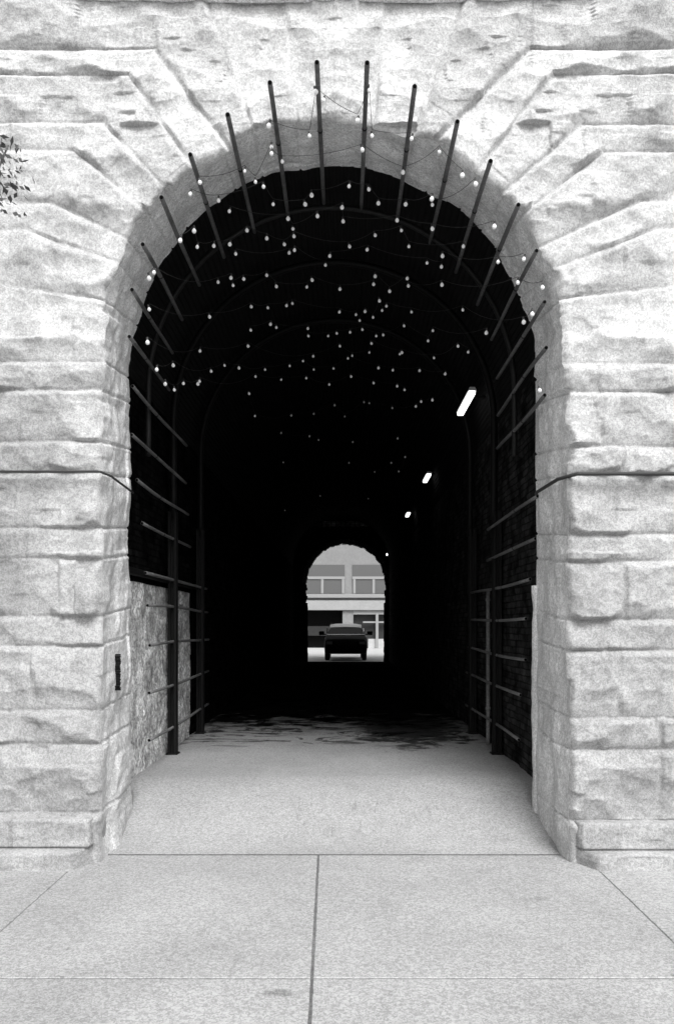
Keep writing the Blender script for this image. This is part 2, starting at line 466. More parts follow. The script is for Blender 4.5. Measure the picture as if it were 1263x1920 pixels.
def stone_height(x, z):
    X0 = x - CF[0]
    H = np.zeros_like(x); E = np.zeros_like(x); T = np.zeros_like(x)
    for sign, J in ((1, JR), (-1, JL)):
        X = X0 * sign
        zz0 = z; z = z + (fbm(X * 3.1, zz0 * 3.1, 201, 3) - .5) * .014 + (fbm(X * 14, zz0 * 14, 203, 2) - .5) * .010
        bid = np.zeros(x.shape, int)
        dl = np.full(x.shape, 9.); du = np.full(x.shape, 9.)
        # wavy joints
        for k, (a, b, t) in enumerate(J):
            if t == 'H':
                zp = np.full(x.shape, a[1]); d = np.abs(z - a[1])
            elif t == 'K':
                sl = (b[1] - a[1]) / (b[0] - a[0])
                zp = np.where(X < b[0], a[1] + (X - a[0]) * sl, b[1])
                d = np.where(X < b[0], seg_d(X, z, a, b), np.abs(z - b[1]))
                d = np.where(X < b[0], np.minimum(d, np.hypot(X - b[0], z - b[1])), d)
            else:
                sl = (b[1] - a[1]) / (b[0] - a[0]); zp = a[1] + (X - a[0]) * sl
                d = np.abs(z - zp) / math.sqrt(1 + sl * sl)
            above = z > zp
            bid += above
            dl = np.where(above, np.minimum(dl, d), dl)
            du = np.where(~above, np.minimum(du, d), du)
        # vertical joints in the courses
        off = _h(bid, bid * 0 + 3, 11 + (sign > 0)); wdt = .75 + .5 * _h(bid, bid * 0 + 9, 21)
        q = (X - 2.35 + off) / wdt
        col_i = np.floor(q); fr = q - col_i
        dv = np.minimum(fr, 1 - fr) * wdt
        dv = np.where(X < 2.2, 9., dv)
        dv = np.where((z > 3.6) & (X < 2.95), 9., dv)
        col_i = np.where(dv > 8, 0, col_i)
        key = bid * 31 + col_i.astype(int) * 7
        r1 = _h(key, key * 0, 5); r2 = _h(key, key * 0 + 1, 6); r3 = _h(key, key * 0 + 2, 8)
        s0 = key * 1.37
        n1 = fbm(X * 2.2 + s0, z * 2.2, 31 + (sign > 0), 4)
        n2 = fbm(X * 6 + s0, z * 6, 41, 4)
        fc = facets(X * 3.0 + s0, z * 4.4, 51)
        fc2 = facets(X * 8 + s0, z * 11, 61)
        n4 = fbm(X * 2.8 + s0 * 2, z * 1.2, 47, 3)
        under = .015 + .55 * np.clip(n4 - .36, 0, 1) * (0.5 + r1)
        thin = dl + du < .30
        under = np.where(thin, under * .6, under)
        A = .045 + .045 * r2
        A = np.where(thin, A * .75, A) * .75
        crown = (1 - sstep((X - .9) / .9)) * sstep((z - 4.9) / .6)
        A = A * (1 - .55 * crown)
        gr = .009 - .005 * crown
        A = A * (.50 + .88 * fbm(X * .9 + s0, z * .9, 45, 2)) * (1.0 if sign > 0 else .8 - .25 * sstep((z - 4.2) / .8))
        up_ = .02 + .05 * n2
        prof = np.clip(dl / under, 0, 1) ** .8 * np.clip(du / up_, 0, 1) * (.55 + .45 * sstep(dv / .03))
        h = A * prof * (.62 + .38 * fc) + prof * ((fc - .5) * .10 + (fc2 - .5) * .034 + (n2 - .5) * .018)
        edge = np.minimum(np.minimum(dl, du), dv + .008)
        h = h - gr * (1 - sstep(edge / .013))
        z = zz0
        m = X >= 0
        H = np.where(m, h, H); E = np.where(m, edge, E); T = np.where(m, (r3 - .55) * .20 - .03 * (1 - sstep(edge / .012)), T)
    H += (fbm(x * 25, z * 25, 71, 3) - .5) * .007
    return H, T
# front wall sheet
nv = 250
def raylen(x, z, nx_, nz_, X=6.0, Zt=6.965):
    with np.errstate(divide='ignore', invalid='ignore'):
        tx = np.where(nx_ > 1e-9, (X - x) / nx_, np.where(nx_ < -1e-9, (-X - x) / nx_, 1e9))
        tz = np.where(nz_ > 1e-9, (Zt - z) / nz_, 1e9)
    return np.minimum(tx, tz)
Lr = raylen(fx, fz, fnx, fnz)
wv = np.linspace(0, 1, nv) ** 1.12
edge_f = (fbm(arc * 3.2, arc * 0, 81, 4) - .5) * .13 + (fbm(arc * 11, arc * 0 + 4, 82, 3) - .5) * .03
edge_f = edge_f + (_h(np.floor(arc / .62 + .3), np.zeros(len(arc)), 77) - .5) * .07
edge_f = edge_f * np.where(fz > 3.2, 1.0, .35)
edge_b = (fbm(arc * 2.6, arc * 0 + 7, 83, 4) - .5) * .085 + (np.floor(fbm(arc * 1.6, arc * 0 + 2, 84, 2) * 8) / 8 - .5) * .05
edge_b = np.where(fx > 1.7, edge_b * np.where(fz < 3.9, .25, 1), edge_b)
V = wv[None, :] * Lr[:, None]
off = V + edge_f[:, None] * np.exp(-V / .12)
X = fx[:, None] + fnx[:, None] * off; Z = fz[:, None] + fnz[:, None] * off
Hh, Ee = stone_height(X, Z)
# round the arris where face meets the reveal
Hh = Hh * sstep(.45 + V / .08) - .022 * np.exp(-V / .02)
Pf = np.stack([X, YF - Hh, Z], -1)
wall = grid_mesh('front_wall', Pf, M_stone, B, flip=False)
ta = wall.data.attributes.new('tone', 'FLOAT', 'POINT'); ta.data.foreach_set('value', Ee.ravel().astype(np.float32))
# reveal (soffit and jambs)
nt_ = 90
tt = np.linspace(0, 1, nt_)
h0 = Hh[:, 0]
RX = fx[:, None] * (1 - tt) + bx_[:, None] * tt; RZ = fz[:, None] * (1 - tt) + bz_[:, None] * tt
nX = fnx[:, None]; nZ = fnz[:, None]
RY = (YF - h0)[:, None] * (1 - tt) + YB * tt
offr = edge_f[:, None] * (1 - tt) ** 3 + edge_b[:, None] * tt ** 2
rn = (fbm(arc[:, None] * 3 + 0 * tt, RY * 3, 91, 5) - .5) * .10 + (facets(arc[:, None] * 2.2 + 0 * tt, RY * 2.2, 93) - .6) * .05
# joints that turn the corner
jd = np.full(arc.shape, 9.)
for sign, J in ((1, JR), (-1, JL)):
    for (a, b, t) in J:
        if t == 'H': zz = a[1]; c = np.where((fx - CF[0]) * sign > 1.9, np.abs(fz - zz), 9)
        else:
            ang = math.atan2(a[1] - CF[1], a[0]); 
            aa = np.arctan2(fz - CF[1], (fx - CF[0]) * sign); c = np.abs(aa - ang) * 1.99
            c = np.where((fx - CF[0]) * sign > -.01, c, 9)
        jd = np.minimum(jd, c)
fade = tt * (1 - tt) * 4
rn = rn * np.minimum(1, fade[None, :] * 1.5)
groove = .02 * (1 - sstep(jd / .016))
offr = offr + rn + groove[:, None] * np.where(tt[None, :] > 0, 1, 0)
# lower jambs: dressed blocks bulging at the back edge
Pr = np.stack([RX + nX * offr, RY, RZ + nZ * offr], -1)
Pr[:, 0, :] = Pf[:, 0, :]
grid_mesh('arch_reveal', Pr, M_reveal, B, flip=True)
# back of the front wall, closing to the passage shell
Lb = raylen(bx_, bz_, bnx, bnz, 6.0, 9.5)
Pb = np.stack([Pr[:, -1, :], np.stack([bx_ + bnx * Lb, np.full(len(bx_), YB), bz_ + bnz * Lb], -1)], 1)
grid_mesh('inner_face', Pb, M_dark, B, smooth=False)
# string course and wall above it
m_ = MB()
xs = np.linspace(-6, 6, 400); prof = [(0.0, 6.955), (.05, 6.955), (.10, 6.99), (.11, 7.08), (.06, 7.16), (.0, 7.17)]
P = np.array([[(x, YF - p - (.012 * (vnoise(np.array(x * 3.), np.array(z * 5.), 4) - .5) if p > 0 else 0), z) for (p, z) in prof] for x in xs])
grid_mesh('string_course', P, M_reveal, B, smooth=False, flip=False)
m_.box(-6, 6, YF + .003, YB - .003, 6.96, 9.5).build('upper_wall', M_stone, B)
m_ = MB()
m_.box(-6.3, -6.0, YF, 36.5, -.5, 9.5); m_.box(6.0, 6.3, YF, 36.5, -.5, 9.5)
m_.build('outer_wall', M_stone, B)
MB().box(-6.4, 6.4, YF - .1, 36.6, 9.5, 9.8).build('roof', M_dark, B)

# plinth courses
def plinth(side, z0, z1, xc, yfr, xin, ych, name, seed, bev=.03):
    # plan path from the outside to the inside of the opening
    pts = [(6.0, yfr), (xc, yfr), (xin, ych), (xin, 8.0)]
    # resample with rounded corners
    dens = []
    for i in range(len(pts) - 1):
        a, b = np.array(pts[i]), np.array(pts[i + 1]); n = max(2, int(np.linalg.norm(b - a) / .018))
        for k in range(n): dens.append(a + (b - a) * k / n)
    dens.append(np.array(pts[-1])); D = np.array(dens)
    for _ in range(5):
        D[1:-1] = (D[:-2] + D[1:-1] * 2 + D[2:]) / 4
    T = np.gradient(D, axis=0); T /= np.linalg.norm(T, axis=1)[:, None]
    Nn = np.stack([T[:, 1], -T[:, 0]], -1)       # outward (towards viewer / opening)
    if np.dot(Nn[0], (0, -1)) < 0: Nn = -Nn
    nz = 26
    zs = np.linspace(0, 1, nz)
    s = np.arange(len(D)) * .018
    S, ZT = np.meshgrid(s, zs, indexing='ij'); PYc = D[:, 1][:, None] + 0 * ZT
    ZW = z0 + (z1 - z0) * ZT
    n = fbm(S * 4, ZW * 8, seed, 4); fc = facets(S * 3, ZW * 7, seed + 3)
    bul = sstep(ZT / .35) * sstep((1 - ZT) / .12)
    off = bul * ((n - .5) * .025 + (fc - .6) * .035) - .010 * (1 - sstep((1 - ZT) / .08)) - .03 * (1 - sstep(ZT / .1))
    sj = np.mod(S + seed * .37, 1.15); off -= .008 * (1 - sstep(np.minimum(sj, 1.15 - sj) / .012))
    off = off * np.where(PYc < 6.95, 1, .35)
    PX = D[:, 0][:, None] + Nn[:, 0][:, None] * off; PY = D[:, 1][:, None] + Nn[:, 1][:, None] * off
    P = np.stack([PX, PY, ZW], -1)
    # top shelf back into the wall
    top = P[:, -1, :].copy(); top2 = top.copy()
    top2[:, 0] += .2; top2[:, 1] += .2; top2[:, 2] += .004
    P = np.concatenate([P, top2[:, None, :]], 1)
    if side < 0: P[:, :, 0] = -P[:, :, 0]
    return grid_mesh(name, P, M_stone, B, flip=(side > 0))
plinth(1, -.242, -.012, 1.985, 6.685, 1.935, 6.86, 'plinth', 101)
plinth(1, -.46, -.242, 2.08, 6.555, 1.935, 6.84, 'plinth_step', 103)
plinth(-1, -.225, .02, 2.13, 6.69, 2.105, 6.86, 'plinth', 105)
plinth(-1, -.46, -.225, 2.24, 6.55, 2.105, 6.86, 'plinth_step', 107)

# passage shell ------------------------------------------------------
XL, XR = -2.32, 2.05
VC, VR, VS = (XL + XR) / 2, (XR - XL) / 2, 4.33       # vault centre, radius, springing
# right wall (brick, uneven)
def side_wall(x, sgn, name, m_, z1=VS, y0=7.9, y1=36.5):
    ys = np.concatenate([np.arange(y0, 16, .03), np.linspace(16, y1, 120)])
    zs = np.arange(-.45, z1 + .01, .026)
    Y, Z = np.meshgrid(ys, zs, indexing='ij')
    row = np.floor(Z / .078); fr = Z / .078 - row
    bc = np.floor(Y / .23 + .5 * (row % 2)); fb = Y / .23 + .5 * (row % 2) - bc
    d = np.where((fr < .2), -.012, _h(bc, row, 5) * .02)
    d = d + (fbm(Y * 1.3, Z * 1.3, 15) - .5) * .05
    X = x - sgn * d
    return grid_mesh(name, np.stack([X, Y, Z], -1), m_, B, smooth=False, flip=(sgn < 0))
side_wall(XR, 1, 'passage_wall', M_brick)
side_wall(XL, -1, 'passage_wall', brick_mat('black_brick_wall', .010, .004, 'Y'))  # left brick darker than the right
# vault of corrugated sheet
na2 = 700
a = np.linspace(0, math.pi, na2)
ys = np.linspace(7.9, 36.5, 60)
A_, Y_ = np.meshgrid(a, ys, indexing='ij')
r_ = VR + .013 * np.sin(A_ * VR / .076 * 2 * math.pi)
P = np.stack([VC + r_ * np.cos(A_), Y_, VS + r_ * np.sin(A_)], -1)
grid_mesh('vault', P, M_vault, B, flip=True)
# left plaster panel and the shelf beam above it
ys = np.arange(7.88, 11.9, .02); zs = np.arange(-.42, 2.19, .02)
Y, Z = np.meshgrid(ys, zs, indexing='ij')
d = .045 + (fbm(Y * 3, Z * 3, 25, 5) - .5) * .05 + (facets(Y * 3.3, Z * 3.3, 27) - .6) * .03
d = np.where((Z > 2.13) | (Y > 11.86), -.02, d)
grid_mesh('plaster_panel', np.stack([XL + d, Y, Z], -1), M_plaster, B, flip=True)
m_ = MB(); m_.box(XL - .02, XL + .10, 7.91, 12.1, 2.19, 2.26, bev=.008); m_.build('timber_ledge', M_frame, B)
# light strip of render at the back of the right jamb
ys = np.linspace(7.86, 8.06, 12); zs = np.arange(-.42, 2.06, .02)
P = []
for z in zs:
    n = (float(fbm(np.array(z * 5.), np.array(1.), 33, 4)) - .5) * .03
    P.append([(1.93, 7.83, z), (1.875 + n, 7.85, z), (1.862 + n, 7.93, z), (1.88 + n, 8.02, z), (2.1, 8.05, z)])
P = np.array(P)
P = np.concatenate([P, P[-1:] * 1.0], 0); P[-1, :, 0] = 2.05
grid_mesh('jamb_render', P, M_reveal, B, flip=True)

# far portal: brick end wall with a toothed arched opening
YE = 36.5
ex0, ex1, etop = (575 - VX) * YE / F, (721 - VX) * YE / F, EYE + (VY - 1020) * YE / F
er = (ex1 - ex0) / 2; ecx = (ex0 + ex1) / 2; ecz = etop - er
n1 = 200
zl = np.linspace(-.4, ecz, n1, endpoint=False); a = np.linspace(math.pi, 0, 260); zr = zl[::-1]
ex = np.concatenate([np.full(n1, ecx - er), ecx + er * np.cos(a), np.full(n1, ecx + er)])
ez = np.concatenate([zl, ecz + er * np.sin(a), zr])
enx = np.concatenate([np.full(n1, -1.), np.cos(a), np.full(n1, 1.)]); enz = np.concatenate([np.zeros(n1), np.sin(a), np.zeros(n1)])
es = np.concatenate([[0], np.cumsum(np.hypot(np.diff(ex), np.diff(ez)))])
tooth = (np.floor(es / .26) % 2) * .035 + (_h(np.floor(es / .13), np.zeros(len(es)), 3) - .5) * .05
tooth = np.where(ez < ecz - .9, -.04 + tooth * .3, tooth)
rows_ = []
for (yy, o_) in ((YE, None), (YE, tooth), (YE + .35, tooth), (YE + .35, 'out')):
    if o_ is None or isinstance(o_, str):
        Le = raylen(ex, ez, enx, enz, 6.0, 9.5)
        rows_.append(np.stack([ex + enx * Le, np.full(len(ex), yy), ez + enz * Le], -1))
    else: rows_.append(np.stack([ex + enx * o_, np.full(len(ex), yy), ez + enz * o_], -1))
grid_mesh('end_wall', np.stack(rows_, 1), M_brick_end, B, smooth=False)
m_ = MB()
for k in range(15):
    x = ecx - 1.5 + k * .215
    m_.box(x, x + .19, YE - .16 + .03 * random.random(), YE + .01, 6.15 - .05 * random.random(), 6.38, bev=.01)
m_.build('corbel_course', brick_mat('lit_corbel_brick', .5, .2, 'X'), B)  # much paler than the end wall, standing in for light on the ledge

m_ = MB()
for k in range(64):
    a_ = math.pi * (k + .5) / 64; jr = random.uniform(-.02, .03)
    M4 = Matrix.Translation((ecx, 0, ecz)) @ Matrix.Rotation(-(a_ - math.pi / 2), 4, 'Y')
    m_.box(-.034, .034, YE - .05 - random.random() * .05, YE + .36, er + .0 + jr, er + .21 + jr, bev=.006, seg=1, mat4=M4)
m_.build('arch_bricks', grainy('arch_brick', .13, var=.5, grain=.3, gscale=9, spec=0, rough=1), B)  # paler brick paints the daylit rim of the opening

# small marks on the stone --------------------------------------------
m_ = MB()
for k in range(22):
    z = EYE + (VY - 1226 - k * 3.1) * 7.3 / F
    m_.box(-2.093, -2.03 + random.uniform(-.004, .004), 7.25 + random.uniform(-.008, .008), 7.278 + random.uniform(-.006, .006), z - .014, z, bev=.002, seg=1)
o = m_.build('iron_strap', M_frame); tag(o, 'narrow pitted black iron strap fixed upright on the left jamb of the arch', 'iron strap')

def stripe(pts, label):  # thin dark tube along the course line of the piers
    t = MB()
    t.tube(pts, .016 if pts[0][0] > 0 else .010, 8)
    return tag(t.build('stripe', M_stripe, smooth=True), label, 'stripe', 'stripes run along the stone at head of the piers')
zc = EYE + (VY - 892) * (YF - .03) / F
stripe([(6.0, 6.70, zc), (4.0, 6.70, zc), (1.965, 6.70, zc), (1.95, 6.70, zc), (1.855, 6.95, zc), (1.852, 7.0, zc), (1.835, 7.62, zc), (1.833, 7.66, zc - .015)], 'dark thin conduit wrapping the right stone pier above mid height')
zc2 = EYE + (VY - 887) * (YF - .03) / F
stripe([(-6.0, 6.73, zc2), (-4.0, 6.73, zc2), (-2.07, 6.72, zc2), (-2.05, 6.73, zc2), (-2.015, 6.95, zc2), (-2.02, 7.0, zc2), (-2.055, 7.80, zc2)], 'dark thin conduit wrapping the left stone pier above mid height')

# ================================================================ STEEL HOOPS AND PIPES
def hoop(Y, zfoot, r_hoop, m_h, posts, label, rad=.028, cx=VC, cz=4.25, r=2.05):
    t = empty('arched_frame', (cx, Y, zfoot)); tag(t, label, 'arched frame', 'arched steel frames inside the passage')
    pts = [(cx - r, Y, zfoot)] + [(cx - r, Y, zfoot + (cz - zfoot) * k / 4) for k in (1, 2, 3)]
    pts += [(cx + r * math.cos(a), Y, cz + r * math.sin(a)) for a in np.linspace(math.pi, 0, 40)]
    pts += [(cx + r, Y, zfoot + (cz - zfoot) * k / 4) for k in (3, 2, 1)] + [(cx + r, Y, zfoot)]
    MB().tube(pts, rad, 10).build('hoop', m_h, t, True)
    if posts:
        for sx, xx in ((-1, -2.19), (1, 1.95)):
            q = MB()
            q.box(xx - .055, xx - .018, Y - .06, Y + .06, 0.0, 3.1, bev=.004, seg=1)
            q.box(xx + .018, xx + .055, Y - .06, Y + .06, 0.0, 3.1, bev=.004, seg=1)
            q.box(xx - .018, xx + .018, Y - .02, Y + .02, 0.0, 3.1)
            q.build('post', M_frame, t)
            MB().box(xx - .075, xx + .075, Y - .09, Y + .09, 0.0, .018, bev=.004, seg=1).build('base_plate', M_frame, t)
    return t
hoop(8.75, 3.5, 0, M_hoop, False, 'weathered tube hoop just behind the stone arch, without posts', rad=.03, cx=-.14, cz=4.22, r=2.0)
hoop(10.25, 3.0, 0, M_frame, True, 'black arched frame whose posts stand nearest the passage mouth', rad=.045)
hoop(12.2, 3.0, 0, M_frame, True, 'black arched frame whose posts stand deeper in the passage', rad=.045)

ORD = ['first', 'second', 'third', 'fourth', 'fifth', 'sixth', 'seventh', 'eighth', 'ninth', 'tenth', 'eleventh', 'twelfth',
       'thirteenth', 'fourteenth', 'fifteenth', 'sixteenth', 'seventeenth', 'eighteenth', 'nineteenth', 'twentieth', 'twenty-first', 'twenty-second']
left = [(280, 1388), (280, 1299), (281, 1210), (277, 1135), (273, 1074), (267, 981), (257, 900), (247, 815), (249, 724),
        (243, 631), (248, 543), (268, 458), (303, 370), (357, 290), (427, 215), (506, 155), (594, 117)]
right = [(972, 1387), (975, 1303), (984, 1237), (985, 1160), (993, 1086), (1003, 1010), (1007, 930), (1020, 741), (1023, 652),
         (1020, 566), (1005, 470), (971, 384), (919, 302), (857, 228), (777, 162), (688, 118)]
lowx_l = [-2.18, -2.18, -2.18, -2.18, -2.18, -2.18, -2.13, -2.09, -2.085]
lowx_r = [1.94, 1.94, 1.94, 1.94, 1.93, 1.91, 1.88, 1.80, 1.79]
def max_in_circle(dx, dy, cx, cz, r):
    lam = 0
    for y in np.arange(4, 60, .01):
        if math.hypot(dx * y / F - cx, EYE + dy * y / F - cz) > r: return y - .01
    return 60
for side, pts, lx in (('left', left, lowx_l), ('right', right, lowx_r)):
    for i, (px, py) in enumerate(pts):
        dx, dy = px - VX, VY - py
        if i < 9:
            y0 = F * lx[i] / dx; grow = 0.0; ln = 3.9 if i < 5 else 2.7
            if side == 'right' and i in (7, 8): grow = .05
        else:
            y0 = max_in_circle(dx, dy, -.077, 3.97, 1.83)
            ya = max_in_circle(dx, dy, -.14, 4.22, 1.95)
            grow = None; ln = 2.65
        x0, z0 = dx * y0 / F, dy * y0 / F
        if grow is None: k1 = ya / y0 ; grow = (k1 - 1)
        Pp = []
        bend = 1.0
        for s in np.linspace(0, 1, 9):
            y = y0 + ln * s
            if i < 9: k = 1 + grow * s
            else: k = 1 + grow * min(1.25, (y - y0) / max(.6, 8.75 - y0))
            xx, zz = x0 * k, EYE + z0 * k
            # pipes are sprung: they flex where they cross the frames
            amp = random.Random(i * 7 + (side == 'left')).uniform(-.018, .018)
            zz += amp * math.sin(math.pi * s * 1.5)
            if i < 3: zz += .02 * max(0, s - .4)
            Pp.append((xx, y, zz))
        rr = .0195 if i > 10 else .018
        lab = f'grey metal pipe, {ORD[i]} up from the floor on the {side} side'
        if side == 'left' and i == len(pts) - 1: lab = 'grey metal pipe just left of the arch crown, clear bulbs tied near its tip'
        elif side == 'right' and i == len(pts) - 1: lab = 'grey metal pipe just right of the arch crown'
        rt = empty('metal_pipe', Pp[0]); tag(rt, lab, 'pipe', 'metal pipes ringing the passage mouth')
        MB().tube(Pp, rr, 12, caps=True, hollow=.0).build('pipe_body', M_pipe, rt, True)
        d = (Vector(Pp[1]) - Vector(Pp[0])).normalized(); p0 = Vector(Pp[0])
        MB().tube([p0 - d * .004, p0 + d * .001], rr * .78, 12).build('bore_shade', M_bore_shade, rt)  # black disc paints the shade inside the hollow end
        cl = MB(); j = 3
        cp = Vector(Pp[j])
        cl.tube([cp - d * .012, cp + d * .012], rr * 1.15, 12); cl.build('clamp', M_frame, rt)

# grey downpipe on the right brick wall: tube added for a lit brick edge
t = MB(); t.tube([(1.985, 11.05, z) for z in np.linspace(-.02, 2.15, 12)], .028, 10)
for z in (.5, 1.3, 2.0): t.tube([(1.985, 11.05, z - .02), (1.985, 11.05, z + .02)], .038, 10)
tag(t.build('lit_edge', grainy('lit_edge_grey', .16, var=.3), smooth=True), 'lighter grey upright downpipe on the right brick wall between the black posts, tube added for brick in light', 'lit_edge')

# ================================================================ STRING LIGHTS
bulbs = [(692,170),(606,188),(592,172),(504,236),(670,226),(580,255),(697,255),(771,260),(509,276),(679,281),(823,285),(509,288),(529,303),(459,321),
(755,323),(866,329),(375,342),(479,341),(891,345),(494,350),(654,349),(691,355),(357,364),(584,366),(410,376),(809,373),(810,384),(430,396),(512,383),(572,383),(641,389),
(709,381),(760,383),(595,405),(540,410),(744,413),(643,415),(752,432),(810,429),(926,425),(364,433),(463,432),(549,429),(703,441),(551,443),(500,447),(338,451),
(533,458),(431,458),(401,461),(370,463),(868,462),(688,468),(655,462),(766,462),(552,469),(542,474),(442,476),(618,480),(829,480),(981,486),(610,497),(800,493),(933,491),
(827,500),(289,511),(280,522),(500,516),(433,521),(457,523),(409,529),(437,535),(585,525),(518,537),(575,538),(637,542),(703,518),(700,533),(763,522),(765,536),(730,546),(828,534),(970,530),(1016,539),
(280,580),(393,594),(471,575),(502,577),(537,573),(548,569),(711,564),(724,574),(716,582),(684,584),(667,590),(636,585),(699,595),(674,601),(771,585),(867,581),(997,589),(981,604),
(507,608),(518,614),(470,619),(577,616),(578,630),(615,630),(631,625),(757,611),(679,618),(656,623),(705,630),(718,628),(811,620),(911,624),
(277,642),(375,658),(465,649),(637,649),(696,644),(692,661),(802,639),(858,649),(877,660),(753,661),(749,664),(652,672),(660,667),(813,671),
(294,693),(325,685),(421,685),(396,696),(448,690),(497,693),(543,686),(568,677),(587,668),(588,693),(625,691),(709,690),(736,694),(786,695),(834,701),
(310,720),(327,731),(344,719),(371,720),(374,715),(479,706),(527,712),(574,709),(617,721),(658,706),(700,718),(744,724),(758,731),(1011,732),
(467,738),(692,756),(682,754),(627,760),(735,765),(779,762),(789,753),(810,750),(478,780),(546,779),(588,776),(646,781),
(527,812),(580,818),(597,825),(661,829),(745,822),(733,868),(531,867),(759,857),(654,868),(702,885),(747,884),(534,957),(600,930),(690,935)]
bands = [0, 262, 345, 385, 430, 468, 505, 560, 605, 640, 672, 703, 736, 790, 850, 2000]
bl = MB()
bl.lathe([(.001, -.024), (.011, -.022), (.019, -.014), (.0225, -.002), (.020, .009), (.013, .018), (.0085, .026)], (0, 0, 0), 12)
bmesh.ops.recalc_face_normals(bl.bm, faces=bl.bm.faces[:])
bulb_me = bpy.data.meshes.new('bulb'); bl.bm.to_mesh(bulb_me); bl.bm.free(); bulb_me.materials.append(M_bulb)
bulb_me.polygons.foreach_set('use_smooth', [True] * len(bulb_me.polygons))
bulb_me2 = bulb_me.copy(); bulb_me2.materials.clear(); bulb_me2.materials.append(M_bulb_dim)
so = MB(); so.lathe([(.010, .024), (.0115, .028), (.0115, .050), (.006, .056)], (0, 0, 0), 8)
bmesh.ops.recalc_face_normals(so.bm, faces=so.bm.faces[:])
sock_me = bpy.data.meshes.new('socket'); so.bm.to_mesh(sock_me); so.bm.free(); sock_me.materials.append(M_socket)
rb = random.Random(5)
for bi in range(len(bands) - 1):
    sel = sorted([b for b in bulbs if bands[bi] <= b[1] < bands[bi + 1]])
    if not sel: continue
    pos = []
    for (px, py) in sel:
        dx, dy = px - VX, VY - py
        y = (max_in_circle(dx, dy, -.09, 4.02, 1.80) if py < 900 else max_in_circle(dx, dy, -.09, 2.0, 3.5)) * rb.uniform(.955, 1.0)
        y = min(y, 30)
        pos.append(Vector((dx * y / F, y, EYE + dy * y / F)))
    t = empty('string_light', pos[0])
    tag(t, f'string of small lit bulbs across the passage, {ORD[bi]} row from the front', 'string light', 'strings of bulbs under the vault')
    # cable: a gently sagging line through the sockets, split where the bulbs are far apart in depth
    cb = MB()
    for a_, b_ in zip(pos, pos[1:]):
        top = Vector((0, 0, .052)); a2, b2 = a_ + top, b_ + top
        Ld = (b2 - a2).length
        if Ld > 2.6: continue
        cb.tube([a2 + (b2 - a2) * s - Vector((0, 0, .05 * Ld * 4 * s * (1 - s))) for s in np.linspace(0, 1, 7)], .0022, 5)
    cb.build('cable', M_cable, t, True)
    for p in pos:
        o = bpy.data.objects.new('bulb', bulb_me if p.y < 14 else bulb_me2); col.objects.link(o); o.parent = t; o.location = p - t.location
        sc = rb.uniform(.68, .9)
        o.scale = (sc, sc, sc); o.rotation_euler = (rb.uniform(-.3, .3), rb.uniform(-.3, .3), 0)
        s_ = bpy.data.objects.new('socket', sock_me); col.objects.link(s_); s_.parent = o

# ================================================================ TUBE LAMPS on the right
def lamp(y0, y1, x, z, label):
    t = empty('tube_lamp', (x, (y0 + y1) / 2, z)); tag(t, label, 'lamp', 'tube lamps along the right wall')
    MB().prism([(x - .055, z + .035), (x - .035, z + .08), (x + .035, z + .08), (x + .055, z + .035)], y0, y1, 'Y').build('housing', M_housing, t)
    MB().box(x - .045, x + .045, y0 + .015, y1 - .015, z - .012, z + .034, bev=.012).build('diffuser', M_tube, t)
    MB().box(x + .0, XR + .02, (y0 + y1) / 2 - .03, (y0 + y1) / 2 + .03, z + .092, z + .12).build('bracket', M_frame, t)
lamp(10.75, 11.9, 1.72, 4.77, 'bright fluorescent tube lamp nearest the passage mouth on the right')
lamp(17.0, 17.9, 1.80, 4.84, 'second fluorescent tube lamp along the right wall, smaller to the eye')
lamp(22.3, 23.0, 1.80, 4.76, 'third and faintest fluorescent tube lamp along the right wall')
t = empty('wall_lamp', ((725 - VX) * 35 / F, 35.0, EYE + (VY - 1040) * 35 / F)); tag(t, 'small round lit lamp beside the far arch, upper right', 'lamp')
x_, y_, z_ = t.location
MB().lathe([(.01, -.04), (.03, -.035), (.042, 0), (.03, .03), (.02, .06)], (x_, y_, z_), 12).build('globe', M_tube, t, True)
MB().box(x_ - .02, x_ + .02, y_, 36.52, z_ + .06, z_ + .09).build('bracket', M_frame, t)

# ================================================================ CAR beyond the far arch
C = empty('parked_car', ((648 - VX) * 37.4 / F, 39.6, -.035))
tag(C, 'black sport utility car standing just beyond the far end arch', 'car')
C.scale = (1.0, 1.0, 1.06)
cx, y0, zb = C.location.x, 37.4, -.035
M_paint = mat('black_paint', .0012, .5, .03); M_glass = mat('dark_glass', .003, .08, .12); M_trim = mat('car_trim', .006, .6, .2)
M_cowl_glint = mat('cowl_glint', .6, .2, .5, .8); M_tyre = mat('tyre', .01, .9, .1); M_rim = mat('rim', .25, .4, .5, .6); M_lens = mat('lamp_lens', .04, .15, .3)
def loft(secs, name, m, parent, smooth=True):
    """secs: list of (y, [(x,z)...]) closed sections"""
    bm = bmesh.new(); rings = []
    for y, pr in secs: rings.append([bm.verts.new((cx + x, y, zb + z)) for x, z in pr])
    n = len(rings[0])
    for a, b in zip(rings, rings[1:]):
        for k in range(n): bm.faces.new((a[k], a[(k + 1) % n], b[(k + 1) % n], b[k]))
    bm.faces.new(rings[0][::-1]); bm.faces.new(rings[-1])
    bmesh.ops.recalc_face_normals(bm, faces=bm.faces[:])
    me = bpy.data.meshes.new(name); bm.to_mesh(me); bm.free()
    return link(name, me, m, parent, False)
def body_sec(w, z0, z1, tz=.12):
    pts = [(-w * .90, z0), (-w * .98, z0 + .12), (-w, (z0 + z1) * .5), (-w * .98, z1 - tz), (-w * .88, z1 - .02), (-w * .5, z1), (0, z1 + .012)]
    return pts + [(-x, z) for x, z in pts[-2::-1]]
